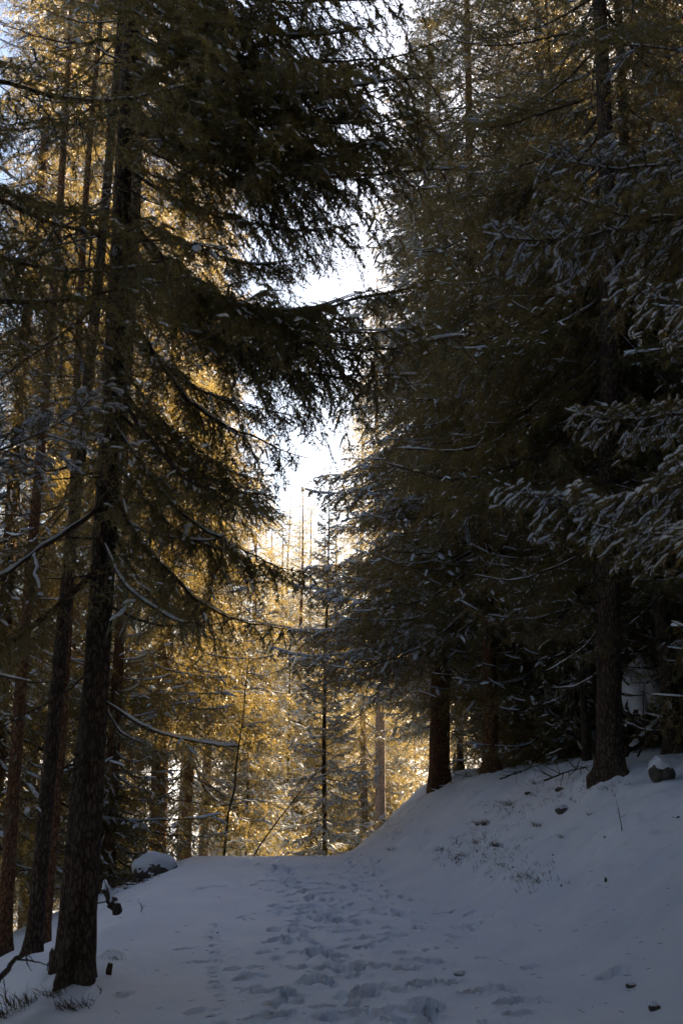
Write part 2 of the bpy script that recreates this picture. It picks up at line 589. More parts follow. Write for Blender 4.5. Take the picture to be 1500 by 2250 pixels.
def gen_branch(L, seed, s2=.055, s3=.035, keep=1.0, needle=(.021, .0042, 6), seglen=.025, snow=.5, hang=1.0, wood_n=6, lichen=0, r0=.02,
               width=.34, droop=.16, start=.12, twigwood=True, snow_w=1.0, l3max=.14, fine=False, tsnow=None):
    """branch along +X, flat side up. returns Acc's wood, needle (V,T), snow, lichen"""
    rg = np.random.default_rng(seed)
    wood, snw, lic = Acc(), Acc(), Acc()
    m = max(8, int(L / .09))
    t = np.linspace(0, 1, m)
    wob = rg.normal(0, 1, 4)
    limb = np.stack([t * L, L * .045 * (wob[0] * np.sin(t * 3.1 + wob[1]) + .6 * wob[2] * np.sin(t * 7 + wob[3])) * t,
                     L * (-droop * np.sin(t * 2.2) + droop * .95 * t ** 3 * .8 + .012 * np.sin(t * 13 + wob[1]) * t) + np.random.default_rng(seed + 1).normal(0, .006, m)], 1)
    tube(wood, limb, r0 * L / 2.4 * (1 - t * .85), wood_n, seed=seed, bump=.15)
    NS, NE = [], []

    def pol(p0, direc, ln, nseg, grav):
        q = np.linspace(0, 1, nseg + 1)[:, None]
        out = p0 + direc * ln * q
        out[:, 2] -= (grav * ln * q[:, 0] ** 1.6)
        out[1:] += rg.normal(0, .012 * ln + .002, (nseg, 3))
        return out

    # needles at limb tip
    tip0 = int(m * .72)
    NS.append(limb[tip0:-1]); NE.append(limb[tip0 + 1:])
    x = start * L; sidef = 1
    lastgap = 0
    while x < L * .985:
        tt = x / L
        x += s2 * rg.uniform(.6, 1.4)
        sidef = -sidef
        if rg.uniform() > keep * (1 if tt > .25 else .7): continue
        p0 = np.array([np.interp(tt, t, limb[:, k]) for k in range(3)])
        prof = min(1, .25 + tt * 2.3) * (1 - tt) ** .58
        l2 = L * width * prof * rg.uniform(.55, 1.25) + .04 * L
        aa = R(rg.uniform(42, 68)) * sidef
        el = rg.normal(-.05, .13)
        dv = np.array([math.cos(aa), math.sin(aa), el]); dv /= np.linalg.norm(dv)
        n2 = max(3, int(l2 / .05))
        sec = pol(p0, dv, l2, n2, hang * rg.uniform(.15, .6))
        if twigwood:
            tube(wood, sec, np.linspace(.005, .0015, len(sec)) * (L / 2.2), 3, cap=False)
        nb = max(1, int(n2 * .25))
        NS.append(sec[nb:-1]); NE.append(sec[nb + 1:])
        if rg.uniform() < snow:
            a_ = rg.integers(0, max(1, len(sec) // 2)); b_ = rg.integers(a_ + 2, len(sec) + 1) if len(sec) > a_ + 2 else len(sec)
            snow_strip(snw, sec[a_:b_], rg.uniform(.012, .026) * snow_w, rg.uniform(.010, .022) * snow_w, rg, .008, fine)
        # tertiary twigs
        q = rg.uniform(.05, .15) * l2; sf = 1
        while q < l2 * .97:
            f = q / l2 * (len(sec) - 1)
            i0 = int(f); fr = f - i0
            pp = sec[i0] * (1 - fr) + sec[min(i0 + 1, len(sec) - 1)] * fr
            q += s3 * rg.uniform(.6, 1.5); sf = -sf
            l3 = (.045 + .24 * l2 * (1 - q / l2 * .75)) * rg.uniform(.5, 1.3)
            l3 = min(l3, l3max * rg.uniform(.7, 1.15))
            a3 = aa + R(rg.uniform(30, 60)) * sf
            d3 = np.array([math.cos(a3), math.sin(a3), rg.normal(-.15 * hang, .22)]); d3 /= np.linalg.norm(d3)
            n3 = max(1, int(l3 / seglen))
            ter = pol(pp, d3, l3, n3, hang * rg.uniform(.1, 1.0))
            NS.append(ter[:-1]); NE.append(ter[1:])
            if rg.uniform() < (tsnow if tsnow is not None else snow * (.8 if fine else .4)) and n3 >= 2:
                snow_strip(snw, ter, rg.uniform(.010, .020) * snow_w, rg.uniform(.008, .016) * snow_w, rg, .007, fine)
        if lichen and rg.uniform() < lichen:
            for _ in range(rg.integers(1, 5)):
                b0 = sec[rg.integers(0, len(sec))]
                strand(lic, b0, rg.uniform(.05, .22), rg)
    # snow lying along the limb itself
    i = 1
    while i < m - 2:
        ln = rg.integers(4, 14)
        if rg.uniform() < .4 + .6 * snow:
            snow_strip(snw, limb[i:i + ln] + np.array([0, 0, r0 * .55]), rg.uniform(.008, .015) * snow_w, rg.uniform(.010, .020) * snow_w, rg, .002, fine)
        i += ln
    if lichen:
        for _ in range(int(lichen * 30 * L)):
            b0 = limb[rg.integers(2, m - 1)]
            strand(lic, b0, rg.uniform(.05, .26), rg)
    V, T = brush(np.concatenate(NS), np.concatenate(NE), needle[2], needle[0], needle[1], R(50), rg)
    return wood, (V, T), snw, lic


def strand(acc, p, ln, rg):
    k = 4
    z = np.linspace(0, 1, k)
    c = p + np.stack([rg.normal(0, .012, k).cumsum() * .6, rg.normal(0, .012, k).cumsum() * .6, -z * ln], 1)
    wd = .007 * rg.uniform(.5, 1.5) * np.array([.6, 1.0, .7, .1])
    ph = rg.uniform(0, 6.28)
    sd = np.array([math.cos(ph), math.sin(ph), 0])
    V = np.stack([c - sd * wd[:, None], c + sd * wd[:, None]], 1).reshape(-1, 3)
    i = np.arange(k - 1) * 2
    acc.add(V, None, np.stack([i, i + 1, i + 3, i + 2], 1))


class Branch:
    pass


def make_near(name, L, seed, needle_mat=M_NEEDLE, **kw):
    w_, (V, T), s_, l_ = gen_branch(L, seed, **kw)
    b = Branch(); b.L = L
    b.wood = w_.mesh("branch", M_TWIG)
    b.need = mesh_arrays("needles", V, [(T, 0)], [needle_mat], False) if len(T) else None
    b.snow = s_.mesh("snow", M_SNOW) if s_.n else None
    b.lich = l_.mesh("lichen", M_LICHEN) if l_.n else None
    return b


DN = dict(s2=.042, s3=.022, needle=(.020, .0075, 8), width=.42, l3max=.10, fine=True)
NEAR = [make_near("n", 2.4, 100 + i, snow=.09, hang=.9, snow_w=.8, **DN) for i in range(4)]                      # full, some snow
HEAVY = [make_near("h", 2.4, 120 + i, snow=.97, hang=.38, snow_w=.82, tsnow=.5, **{**DN, 'width': .29, 'l3max': .085}) for i in range(3)]           # heavy snow fans
SPARSE = [make_near("s", 2.6, 140 + i, keep=.75, snow=.06, hang=1.2, lichen=.35, r0=.027, start=.15, snow_w=.8, s2=.042, s3=.023, needle=(.020, .0072, 8), width=.40, l3max=.11, fine=True) for i in range(3)]   # lichen hung
DEAD = [make_near("d", 1.6, 160 + i, keep=.35, snow=.15, hang=.5, lichen=.4, snow_w=.8, fine=True, s3=.12, needle=(.012, .002, 1), width=.3, r0=.022) for i in range(3)]


def put_branch(tree, b, M, needle=True):
    o = link("branch", b.wood, tree, M)
    if b.need and needle:
        n = link("needles", b.need, o); n["kind"] = "stuff"
    if b.snow: link("snow", b.snow, o)["kind"] = "stuff"
    if b.lich:
        n = link("lichen", b.lich, o); n["kind"] = "stuff"
    return o


def branch_matrix(base, az, el, s, roll=0.0):
    return Matrix.Translation(base) @ Euler((0, 0, az)).to_matrix().to_4x4() @ Euler((0, -el, 0)).to_matrix().to_4x4() @ Euler((roll, 0, 0)).to_matrix().to_4x4() @ Matrix.Scale(s, 4)


def aim_branch(tree, b, p0, p1, roll=0.0):
    """branch of a tree from world point p0 to world point p1"""
    inv = tree.matrix_basis.inverted()
    a, c = inv @ Vector(p0), inv @ Vector(p1)
    d = c - a
    return put_branch(tree, b, branch_matrix(a, math.atan2(d.y, d.x), math.atan2(d.z, math.hypot(d.x, d.y)), d.length / b.L, roll))


def trunk_radius(z, H, d):
    z = np.asarray(z, float)
    return d / 2 * (np.clip(1 - z / H, 0, 1) ** .75 + .38 * np.exp(-np.clip(z, 0, None) / .16)) + .004


def trunk_mesh(H, d, seed, n=14, dz=.3, bump=.03, mat=M_BARK, bend=.05, stubs=0):
    rg = np.random.default_rng(seed)
    z = np.concatenate([[-.6, -.3, 0, .06, .12, .2, .3, .42], np.arange(.6, H, dz), [H]])
    a, b = rg.normal(0, bend, 2); p1, p2 = rg.uniform(0, 6, 2)
    P = np.stack([a * np.sin(z * .5 + p1) - a * math.sin(p1), b * np.sin(z * .45 + p2) - b * math.sin(p2), z], 1)
    acc = Acc()
    rad = trunk_radius(z, H, d)
    ph = np.linspace(0, 2 * np.pi, n, endpoint=False)
    lob = 1 + np.exp(-np.clip(z, 0, 9)[:, None] / .20) * (.26 * np.sin(ph[None] * 3 + p1) + .16 * np.sin(ph[None] * 5 + p2))
    no = 1 + bump * rg.uniform(-1, 1, (len(z), n))
    rr = rad[:, None] * lob * no
    V = np.stack([P[:, None, 0] + rr * np.cos(ph), P[:, None, 1] + rr * np.sin(ph), np.repeat(z[:, None], n, 1)], -1).reshape(-1, 3)
    i = np.arange(len(z) - 1)[:, None] * n; j = np.arange(n)[None]; k = (j + 1) % n
    acc.add(V, None, np.stack([i + j, i + k, i + n + k, i + n + j], -1).reshape(-1, 4))
    for _ in range(stubs):
        zz = rg.uniform(.8, min(H * .5, 7)); pa = rg.uniform(0, 6.28)
        ln = rg.uniform(.05, .5)
        p0 = np.array([np.interp(zz, z, P[:, 0]), np.interp(zz, z, P[:, 1]), zz])
        dd = np.array([math.cos(pa), math.sin(pa), rg.uniform(-.3, .2)])
        r_ = float(np.interp(zz, z, rad))
        tube(acc, [p0 + dd * r_ * .6, p0 + dd * (r_ + ln * .5) + [0, 0, -.02], p0 + dd * (r_ + ln)], [.012, .008, .004], 5)
    return acc.mesh("trunk", mat)


# ------------------------------------------------------------------ whorls: tiers of boughs shared by the farther trees
def proto(L, seed, **kw):
    a = dict(s2=.075, s3=.045, needle=(.048, .0125, 4), seglen=.05, snow=.40, wood_n=4, twigwood=False, hang=1.5, snow_w=1.2, width=.42, start=.18)
    a.update(kw)
    w_, (V, T), s_, l_ = gen_branch(L, seed, **a)
    return w_.arrays(), (V, T), s_.arrays(), L


def join_boughs(jobs, seed):
    """jobs: z, azimuth, elevation, length, list of protos"""
    rg = np.random.default_rng(seed)
    vn, vw, tw, qw, vs_, qs = [], [], [], [], [], []
    cw = cs = 0
    for (z, a, el, L, pp) in jobs:
        W, (V, T), S, L0 = pp[rg.integers(len(pp))]
        s = L / L0
        M = np.array((Euler((0, 0, a)).to_matrix() @ Euler((0, -el, 0)).to_matrix() @ Euler((rg.normal(0, .2), 0, 0)).to_matrix()))
        off = np.array([0, 0, z])
        vn.append(V * s @ M.T + off)
        vw.append(W[0] * s @ M.T + off); tw.append(W[1] + cw); qw.append(W[2] + cw); cw += len(W[0])
        vs_.append(S[0] * s @ M.T + off); qs.append(S[2] + cs); cs += len(S[0])
    vn = np.concatenate(vn); tn = np.arange(len(vn)).reshape(-1, 3)
    me = mesh_arrays("bough_whorl", np.concatenate([vn, np.concatenate(vw)]), [(tn, 0), (np.concatenate(tw) + len(vn), 1), (np.concatenate(qw) + len(vn), 1)], [M_NEEDLE, M_TWIG], False)
    sn = mesh_arrays("snow", np.concatenate(vs_), [(np.concatenate(qs), 0)], [M_SNOW]) if cs else None
    return me, sn


CLS = {'big': (2.5, 1.0, 13, -24, -8), 'mid': (1.6, .75, 11, -14, 4), 'small': (.85, .55, 9, 4, 28)}    # radius, tier height, boughs, elevations
WH = {}


def build_whorls(tag, nvar, seed, **kw):
    for ci, (c, (r, h, n, e0, e1)) in enumerate(CLS.items()):
        pr_ = [proto(r, seed + ci * 20 + i, r0=.02, **kw) for i in range(3)]
        out = []
        for v in range(nvar):
            rg = np.random.default_rng(seed + ci * 50 + v)
            a = rg.uniform(0, 6.28); jobs = []
            for k in range(n):
                a += 2.39996 + rg.normal(0, .3)
                jobs.append((h * (k + rg.uniform(-.3, .3)) / n - h / 2, a, R(rg.uniform(e0, e1)), r * rg.uniform(.66, 1.12), pr_))
            out.append(join_boughs(jobs, seed + v))
        WH[tag, c] = out
    rg = np.random.default_rng(seed + 5)
    pr_ = [proto(.5, seed + 90 + i, r0=.02, **kw) for i in range(2)]
    jobs = [(z, rg.uniform(0, 6.28), R(35 + 25 * z / 1.2), .12 + .42 * (1 - z / 1.3), pr_) for z in np.linspace(0, 1.25, 16)]
    WH[tag, 'tip'] = [join_boughs(jobs, seed)]


build_whorls('plain', 3, 300)
build_whorls('snowy', 2, 500, snow=.95, snow_w=1.7, hang=.9, tsnow=.75)
# bare dead lower boughs with a little snow
_dp = [proto(1.4, 700 + i, keep=.4, s3=.14, needle=(.02, .006, 1), snow=.25, twigwood=True, hang=.6, width=.34, snow_w=.8) for i in range(3)]
WH['dead'] = [join_boughs([(rng.uniform(-.9, .9), rng.uniform(0, 6.28), R(rng.uniform(-25, 8)), rng.uniform(.4, 1.7), _dp) for _ in range(11)], 720 + v) for v in range(3)]
# crown tops of one joined mesh for the trees beyond 55 m and those outside the picture
FARV = [proto(2.4, 360 + i, s2=.14, s3=.10, needle=(.09, .03, 4), seglen=.09, snow=.5, snow_w=2.2) for i in range(4)]


def far_crown(H, z0, rmax, seed, step, per):
    rg = np.random.default_rng(seed)
    z = z0; ang = 0; jobs = []
    while z < H - .15:
        f = (H - z) / (H - z0)
        for k in range(per):
            ang += 2.39996 + rg.normal(0, .25)
            jobs.append((z + rg.uniform(-.5, .5) * step, ang, R(np.interp(f, [0, .25, .6, 1], [38, 12, -8, -22])) + rg.normal(0, .10), max(.2, rmax * f ** .8 * rg.uniform(.68, 1.15)), FARV))
        z += step * (.55 + .45 * f) * rg.uniform(.8, 1.2)
    return join_boughs(jobs, seed)


import time
_t0 = time.time()
FARC = [far_crown(18, 1.0, 2.6, 6, .5, 4), far_crown(18, 2.5, 2.3, 7, .5, 4), far_crown(18, 6.2, 2.9, 8, .5, 4)]
TRUNKS = {}
#        crown base as a share of H, radius, snow set, dead tiers
KIND = {'full': (.08, 2.6, 'plain', 1), 'heavy': (.17, 2.75, 'snowy', 1), 'dark': (.16, 2.7, 'plain', 2), 'gloom': (.05, 2.9, 'plain', 0), 'sunny': (.08, 2.7, 'plain', 1),
        'lean': (.30, 2.0, 'plain', 4), 'far': (.06, 2.5, 'far', 0), 'far2': (.14, 2.3, 'far', 0), 'high': (.3, 2.6, 'far', 0), 'bush': (.05, 1.45, 'plain', 0), 'young': (.05, 1.35, 'snowy', 0), 'pole': (.62, 1.25, 'plain', 4)}


def tree(x, y, kind, H, d, label, group=None, bark=M_BARK, rot=0.0, width=1.0, lean=(0, 0), cat="spruce tree", seed=0, z=None, n=12, name="spruce_tree", crown_z=None, rmul=1.0):
    z = zh(x, y) if z is None else z
    t = thing(name, (x, y, z), label, cat, group, rot=(lean[0], lean[1], 0))
    key = (round(H, 0), round(d, 2), bark.name, seed % 3)
    if key not in TRUNKS:
        TRUNKS[key] = trunk_mesh(H, d, seed + 7, n=n, mat=bark, stubs=10, dz=.5)
    link("trunk", TRUNKS[key], t)
    zf, rm, st, nd = KIND[kind]
    rm *= width
    rg = np.random.default_rng(seed * 13 + 5)
    if st == 'far':
        me, sn = FARC[{'far': 0, 'far2': 1, 'high': 2}[kind]]
        s = H / 18
        c = link("crown", me, t, Euler((0, 0, rot)).to_matrix().to_4x4() @ Matrix.Diagonal((s * width, s * width, s, 1)))
        c["kind"] = "stuff"
        link("snow", sn, c)["kind"] = "stuff"
        return t

    def put(pair, zz, sx, sz):
        M = Matrix.Translation((0, 0, zz)) @ Euler((rg.normal(0, .05), rg.normal(0, .05), rg.uniform(0, 6.28))).to_matrix().to_4x4() @ Matrix.Diagonal((sx, sx, sz, 1))
        c = link("bough_whorl", pair[0], t, M)
        c["kind"] = "stuff"
        if pair[1]: link("snow", pair[1], c)["kind"] = "stuff"
    z0 = zf * H if crown_z is None else crown_z
    zz = z0
    while zz < H - 1.15:
        f = (H - zz) / (H - z0)
        r = rm * f ** .78 * rg.uniform(.86, 1.12)
        c = 'big' if r > 1.75 else 'mid' if r > 1.0 else 'small'
        s = r / CLS[c][0]
        put(WH[st, c][rg.integers(len(WH[st, c]))], zz, s, .5 + .5 * s)
        zz += CLS[c][1] * (.5 + .5 * s) * rg.uniform(.8, .95) * {'gloom': .62, 'heavy': .72}.get(kind, 1)
    put(WH[st, 'tip'][0], H - 1.15, min(1, H / 12), 1)
    for k in range(nd):
        put(WH['dead'][rg.integers(3)], z0 * (.45 + .5 * (k + .5) / nd), 1, 1)
    return t


def near_tree(name_label, x, y, H, d, zlo, rmax, seed, sets, lowsets, step=.30, per=4, bark=M_BARK, lean=(0, 0), zmax_dense=9.0, z=None, azskip=None, group=None, cat="spruce tree", stubs=25, low_n=10, low_z=.9):
    z = zh(x, y) if z is None else z
    t = thing("spruce_tree", (x, y, z), name_label, cat, group, rot=(lean[0], lean[1], 0))
    bpy.context.view_layer.update() if False else None
    link("trunk", trunk_mesh(H, d, seed, n=28, dz=.10, bump=.035, mat=bark, stubs=stubs), t)
    rg = np.random.default_rng(seed)
    zz = zlo; ang = rg.uniform(0, 6)
    while zz < H - .3:
        f = (H - zz) / (H - zlo)
        bl = rmax * f ** .8
        for k in range(per):
            ang += 2.39996 + rg.normal(0, .3)
            if azskip and azskip(zz, ang % (2 * math.pi)): continue
            b = sets[rg.integers(len(sets))]
            el = R(np.interp(f, [0, .25, .6, 1], [35, 5, -14, -24])) + rg.normal(0, .09)
            put_branch(t, b, branch_matrix((0, 0, zz + rg.uniform(-.1, .1)), ang, el, max(.25, bl * rg.uniform(.7, 1.15)) / b.L, rg.normal(0, .15)))
        zz += step * (1 if zz < zmax_dense else 2.2) * rg.uniform(.8, 1.2)
    for _ in range(low_n):
        b = lowsets[rg.integers(len(lowsets))]
        put_branch(t, b, branch_matrix((0, 0, rg.uniform(low_z, zlo + .6)), rg.uniform(0, 6.28), R(rg.uniform(-25, 5)), rg.uniform(.5, 1.3) * .9 / b.L * 1.3, rg.normal(0, .2)))
    return t


# --- the near trees, branch by branch
pA = ground_pt(172, 2150)
YA = pA.y
tA = near_tree("dark slender spruce nearest the viewer on the track's left shoulder, hung with lichen", pA.x, pA.y, 15, .205, 3.0, 2.3, 11,
               NEAR + SPARSE, DEAD, step=.40, per=3, azskip=lambda z_, a_: 1.7 < a_ < 6.0 and (int(a_ * 97 + z_ * 31) % 5 > 0), z=pA.z, low_n=5, low_z=1.9)
axisA = lambda py: at(np.interp(py, [0, 2146], [278, 172]), py, YA)
for (py0, px1, py1, y1, st) in [(520, 905, 815, 6.9, SPARSE[0]), (360, 790, 480, 7.3, NEAR[0]), (120, 880, 290, 6.6, NEAR[1]), (60, 800, 130, 7.2, SPARSE[1]),
                                (620, 690, 1000, 7.3, SPARSE[2]), (560, 860, 640, 6.7, NEAR[2]), (900, 690, 1250, 7.2, NEAR[3]), (300, 740, 400, 7.5, NEAR[3]), (180, 700, 250, 7.6, NEAR[0]), (60, 900, 140, 6.4, NEAR[3]), (20, 780, 40, 6.9, NEAR[1]), (440, 720, 560, 7.6, NEAR[2]), (480, 940, 700, 6.6, NEAR[0]), (560, 800, 720, 7.4, NEAR[1]), (700, 700, 900, 7.6, NEAR[3]), (760, 620, 1060, 7.8, NEAR[0]), (0, 980, 200, 6.1, NEAR[2]), (470, 1000, 735, 6.7, SPARSE[1]), (540, 975, 600, 6.4, SPARSE[2]), (270, 1010, 330, 6.6, SPARSE[0]), (-60, 700, -60, 7.2, NEAR[1]), (-90, 880, -50, 6.6, NEAR[0]), (-20, 960, 60, 6.5, NEAR[3]), (-40, 740, 40, 7.0, NEAR[2]), (-150, 930, -20, 6.9, NEAR[1]), (-60, 830, 30, 6.3, NEAR[0]), (100, 960, 240, 6.4, NEAR[1]), (1040, 640, 1380, 7.0, SPARSE[1]),
                                (800, 560, 1080, 6.5, SPARSE[0]), (230, 960, 270, 6.3, NEAR[2]), (1180, 470, 1360, 6.6, DEAD[0])]:
    aim_branch(tA, st, axisA(py0), at(px1, py1, y1), rng.normal(0, .2))

tB = near_tree("tall spruce off the left edge whose drooping bare-stemmed boughs cross the upper left", -3.0, 5.2, 17, .34, 3.2, 2.1, 12, SPARSE + DEAD + DEAD, DEAD, step=.85, per=2, azskip=lambda z_, a_: z_ < 9 and (a_ < 2.2 or a_ > 5.2) and (int(a_ * 97 + z_ * 31) % 4 > 0))
for (a, b_, st) in [((-420, 180, 5.2), (500, 515, 5.6), SPARSE[0]), ((-420, 370, 5.2), (340, 560, 5.5), SPARSE[1]), ((-420, 380, 5.2), (480, 560, 5.9), DEAD[1]),
                    ((-420, 520, 5.2), (420, 600, 5.4), SPARSE[2]), ((-420, 40, 5.2), (420, 160, 5.7), SPARSE[1]), ((-420, 1080, 5.2), (240, 830, 5.2), HEAVY[0]),
                    ((-420, 1280, 5.2), (200, 1480, 5.8), DEAD[2]), ((-420, 1480, 5.2), (110, 1640, 5.9), DEAD[0]), ((-420, 1680, 5.2), (95, 1770, 5.6), DEAD[1])]:
    aim_branch(tB, st, at(*a), at(*b_), rng.normal(0, .2))

tC = near_tree("tall spruce off the right edge reaching snow-laden boughs into the upper right", 3.9, 6.4, 18, .36, 4.6, 2.1, 13, NEAR + HEAVY, DEAD, step=.45, per=3, azskip=lambda z_, a_: z_ < 9 and 1.7 < a_ < 4.7)
for (a, b_, st, ro) in [((1960, 760, 6.4), (1085, 1090, 6.2), HEAVY[0], .3), ((1960, 720, 6.4), (1240, 890, 6.6), HEAVY[1], .25), ((1960, 180, 6.4), (1180, 300, 6.3), HEAVY[2], .3),
                        ((1960, 260, 6.4), (1060, 500, 6.8), HEAVY[1], .3), ((1960, 300, 6.4), (1170, 405, 6.0), NEAR[0], .1), ((1960, 480, 6.4), (1330, 640, 5.8), HEAVY[0], .3),
                        ((1960, 900, 6.4), (1310, 1130, 5.9), HEAVY[2], .3), ((1960, 0, 6.4), (1250, 60, 6.8), NEAR[1], .1)]:
    aim_branch(tC, st, at(*a), at(*b_), ro)

pD = ground_pt(1340, 1698)
YD = pD.y
tD = near_tree("tall spruce with straight bare brown lower trunk on top of the right bank", pD.x, pD.y, 21, .285, 4.4, 2.9, 14,
               NEAR + SPARSE, DEAD + SPARSE, step=.34, per=4, azskip=lambda z_, a_: z_ < 9.5 and 3.5 < a_ < 5.7, z=pD.z - .05, lean=(0, R(2.5)), low_n=12, bark=M_BARK)
axD = lambda py: at(np.interp(py, [400, 1696], [1328, 1340]), py, YD)
for (py0, px1, py1, y1, st) in [(1280, 1125, 1395, 12.4, SPARSE[0]), (1350, 1160, 1480, 12.6, DEAD[0]), (1180, 1040, 1260, 12.2, SPARSE[1]), (900, 1130, 1010, 12, SPARSE[2]),
                                (770, 1050, 930, 12.2, NEAR[0]), (640, 930, 830, 12.4, NEAR[1]), (500, 900, 600, 12.6, NEAR[2]), (330, 900, 420, 12.5, NEAR[3]), (200, 920, 250, 12.8, NEAR[1]),
                                (1060, 1140, 1180, 12.2, NEAR[2]), (60, 930, 60, 12.6, NEAR[0])]:
    aim_branch(tD, st, axD(py0), at(px1, py1, y1), rng.normal(0, .2))

# --- trees standing along the track
def T(px, py, Y, *a, **k):
    p = at(px, py, Y)
    k.pop('z', None)
    return tree(p.x, p.y, *a, **k)


T(965, 1742, 20, 'heavy', 18, .40, "thick-trunked snowy spruce with flared brown base on the crest of the right bank", seed=1, rot=.6, bark=M_BARK_RED, n=20, width=1.15)
T(1080, 1735, 17, 'gloom', 22, .24, "spruce with a slim brown trunk between the thick flared spruce and the bare-trunked one", seed=2, rot=2.0, bark=M_BARK_RED, width=.88, crown_z=3.2)
T(1478, 1610, 13.2, 'dark', 19, .22, "black spruce trunk at the right edge behind the snow-capped root plate", seed=3, rot=1.0)
T(1290, 1690, 14.5, 'dark', 14, .10, "thin dark pole of a spruce just left of the bare-trunked tree on the bank", seed=4, rot=4.0, width=.6)
T(345, 1870, 22, 'sunny', 27, .36,  "golden backlit spruce with orange trunk beside the snowy boulder", seed=5, rot=.3, bark=M_BARK_RED, z=None, n=20, crown_z=5.0)
T(148, 2050, 8.6, 'pole', 16, .15, "dark trunk standing directly behind the nearest left spruce", seed=6, rot=1.1, z=None)
T(75, 2080, 9.6, 'pole', 17, .14, "dark leaning trunk left of the nearest spruce, on the downhill side", seed=7, rot=2.2, z=None, bark=M_BARK, lean=(0, R(1.5)))
T(98, 2040, 11.5, 'pole', 18, .12, "thin reddish trunk just right of the dark leaning one, downhill", seed=8, rot=3.1, z=None, bark=M_BARK_RED)
T(12, 2040, 12.5, 'pole', 19, .16, "reddish trunk at the very left edge of the picture, downhill", seed=9, rot=4.3, z=None, bark=M_BARK_RED)
T(715, 1872, 24, 'young', 9.5, .11, "slim young spruce with dark stem rising just beyond the middle of the road crest", seed=10, rot=.5, z=None, cat="young spruce")
T(835, 1800, 32, 'lean', 19, .34, "spruce with pale pinkish-grey bare trunk at the foot of the bank's far end", seed=11, rot=1.5, z=None, bark=M_BARK_GREY, n=16)
T(448, 1850, 27, 'full', 17, .28, "spruce with greyish trunk right of the golden one beyond the left shoulder", seed=12, rot=2.5, crown_z=5.5, z=None, bark=M_BARK_GREY, width=.8)
T(402, 1850, 29, 'full', 18, .32, "snow-dusted spruce with pinkish trunk close behind the golden one", seed=13, rot=3.5, crown_z=5.5, z=None, bark=M_BARK_GREY, width=.85)
T(630, 1860, 33, 'young', 9, .10, "small sunlit spruce with thin stem left of the slim young one beyond the crest", seed=14, rot=1.9, z=None, cat="young spruce")
T(545, 1860, 26, 'young', 7.5, .09, "bushy young spruce half hidden by the crest's left end", seed=15, rot=2.9, z=None, cat="young spruce", width=1.2)
T(745, 1850, 37, 'young', 6.5, .08, "low young spruce between the slim young one and the pale trunk", seed=16, rot=.9, z=None, cat="young spruce", width=1.2)
T(915, 1750, 37, 'young', 6.0, .08, "low snowy young spruce showing past the flared trunk's left side", seed=17, rot=4.9, z=None, cat="young spruce", width=1.2)
T(245, 1960, 17, 'bush', 5.0, .08, "small golden young spruce behind the brushwood on the left slope", seed=18, rot=1.2, z=None, cat="young spruce", width=1.0)
T(870, 1740, 46, 'far2', 18, .26, "pinkish trunk right of the pale one, far beyond the crest", seed=19, rot=.4, z=None, bark=M_BARK_GREY)
T(1010, 1690, 26, 'heavy', 11, .16, "bluish snowy spruce showing between the flared trunk and the slim brown one", seed=20, rot=2.4, z=None, width=.9)
T(1160, 1680, 21, 'dark', 17, .2, "dark spruce in the gloom between the slim brown trunk and the thin pole", seed=21, rot=3.3, z=None)

left = [(-5.6, 16.8, 'sunny', 27, "golden backlit spruce down the left slope, lower half behind the near trunks"),
        (-4.9, 19.4, 'sunny', 28, "golden backlit spruce just left of the orange-trunked one"),
        (-8.6, 15.0, 'sunny', 24, "golden spruce behind the trunks at the left edge"),
        (-6.6, 22.4, 'sunny', 28, "tall golden spruce whose tip rises behind the near left boughs"),
        (-3.7, 25.2, 'sunny', 27, "golden spruce just behind the orange-trunked one, its right side against the sky"),
        (-2.9, 33.5, 'full', 14.5, "olive spruce left of the sky gap, low over the road's far end"),
        (-12.0, 17.5, 'sunny', 24, "golden spruce deep in the left edge of the wood"),
        (-9.6, 20.5, 'sunny', 24, "golden spruce farthest back in the left wood"),
        (-7.4, 12.4, 'pole', 22, "spruce with bare lower trunk down the slope at the left edge"),
        (-2.3, 38.5, 'full', 13, "golden-tipped spruce standing left under the bottom of the sky gap"),
        (-3.7, 16.6, 'bush', 8, "bushy golden sapling at the foot of the left slope")]
for i, (x, y, k, H, lb) in enumerate(left):
    tree(x, y, k, H, .26, lb, group="spruces of the sunlit left wood", bark=M_BARK_RED, rot=i * 1.7, seed=30 + i, width=1.0 if k == 'bush' else 1.18)
yl = "young golden spruce in the thicket below the left slope"
rgy = np.random.default_rng(41)
for i in range(34):
    yy = rgy.uniform(24, 62); xx = -(.16 + .28 * rgy.uniform()) * yy - 2
    tree(xx, yy, 'bush', rgy.uniform(5.5, 8.5), .09, yl, group="young spruces in the left thicket", rot=i, seed=i, width=1.25, cat="young spruce")

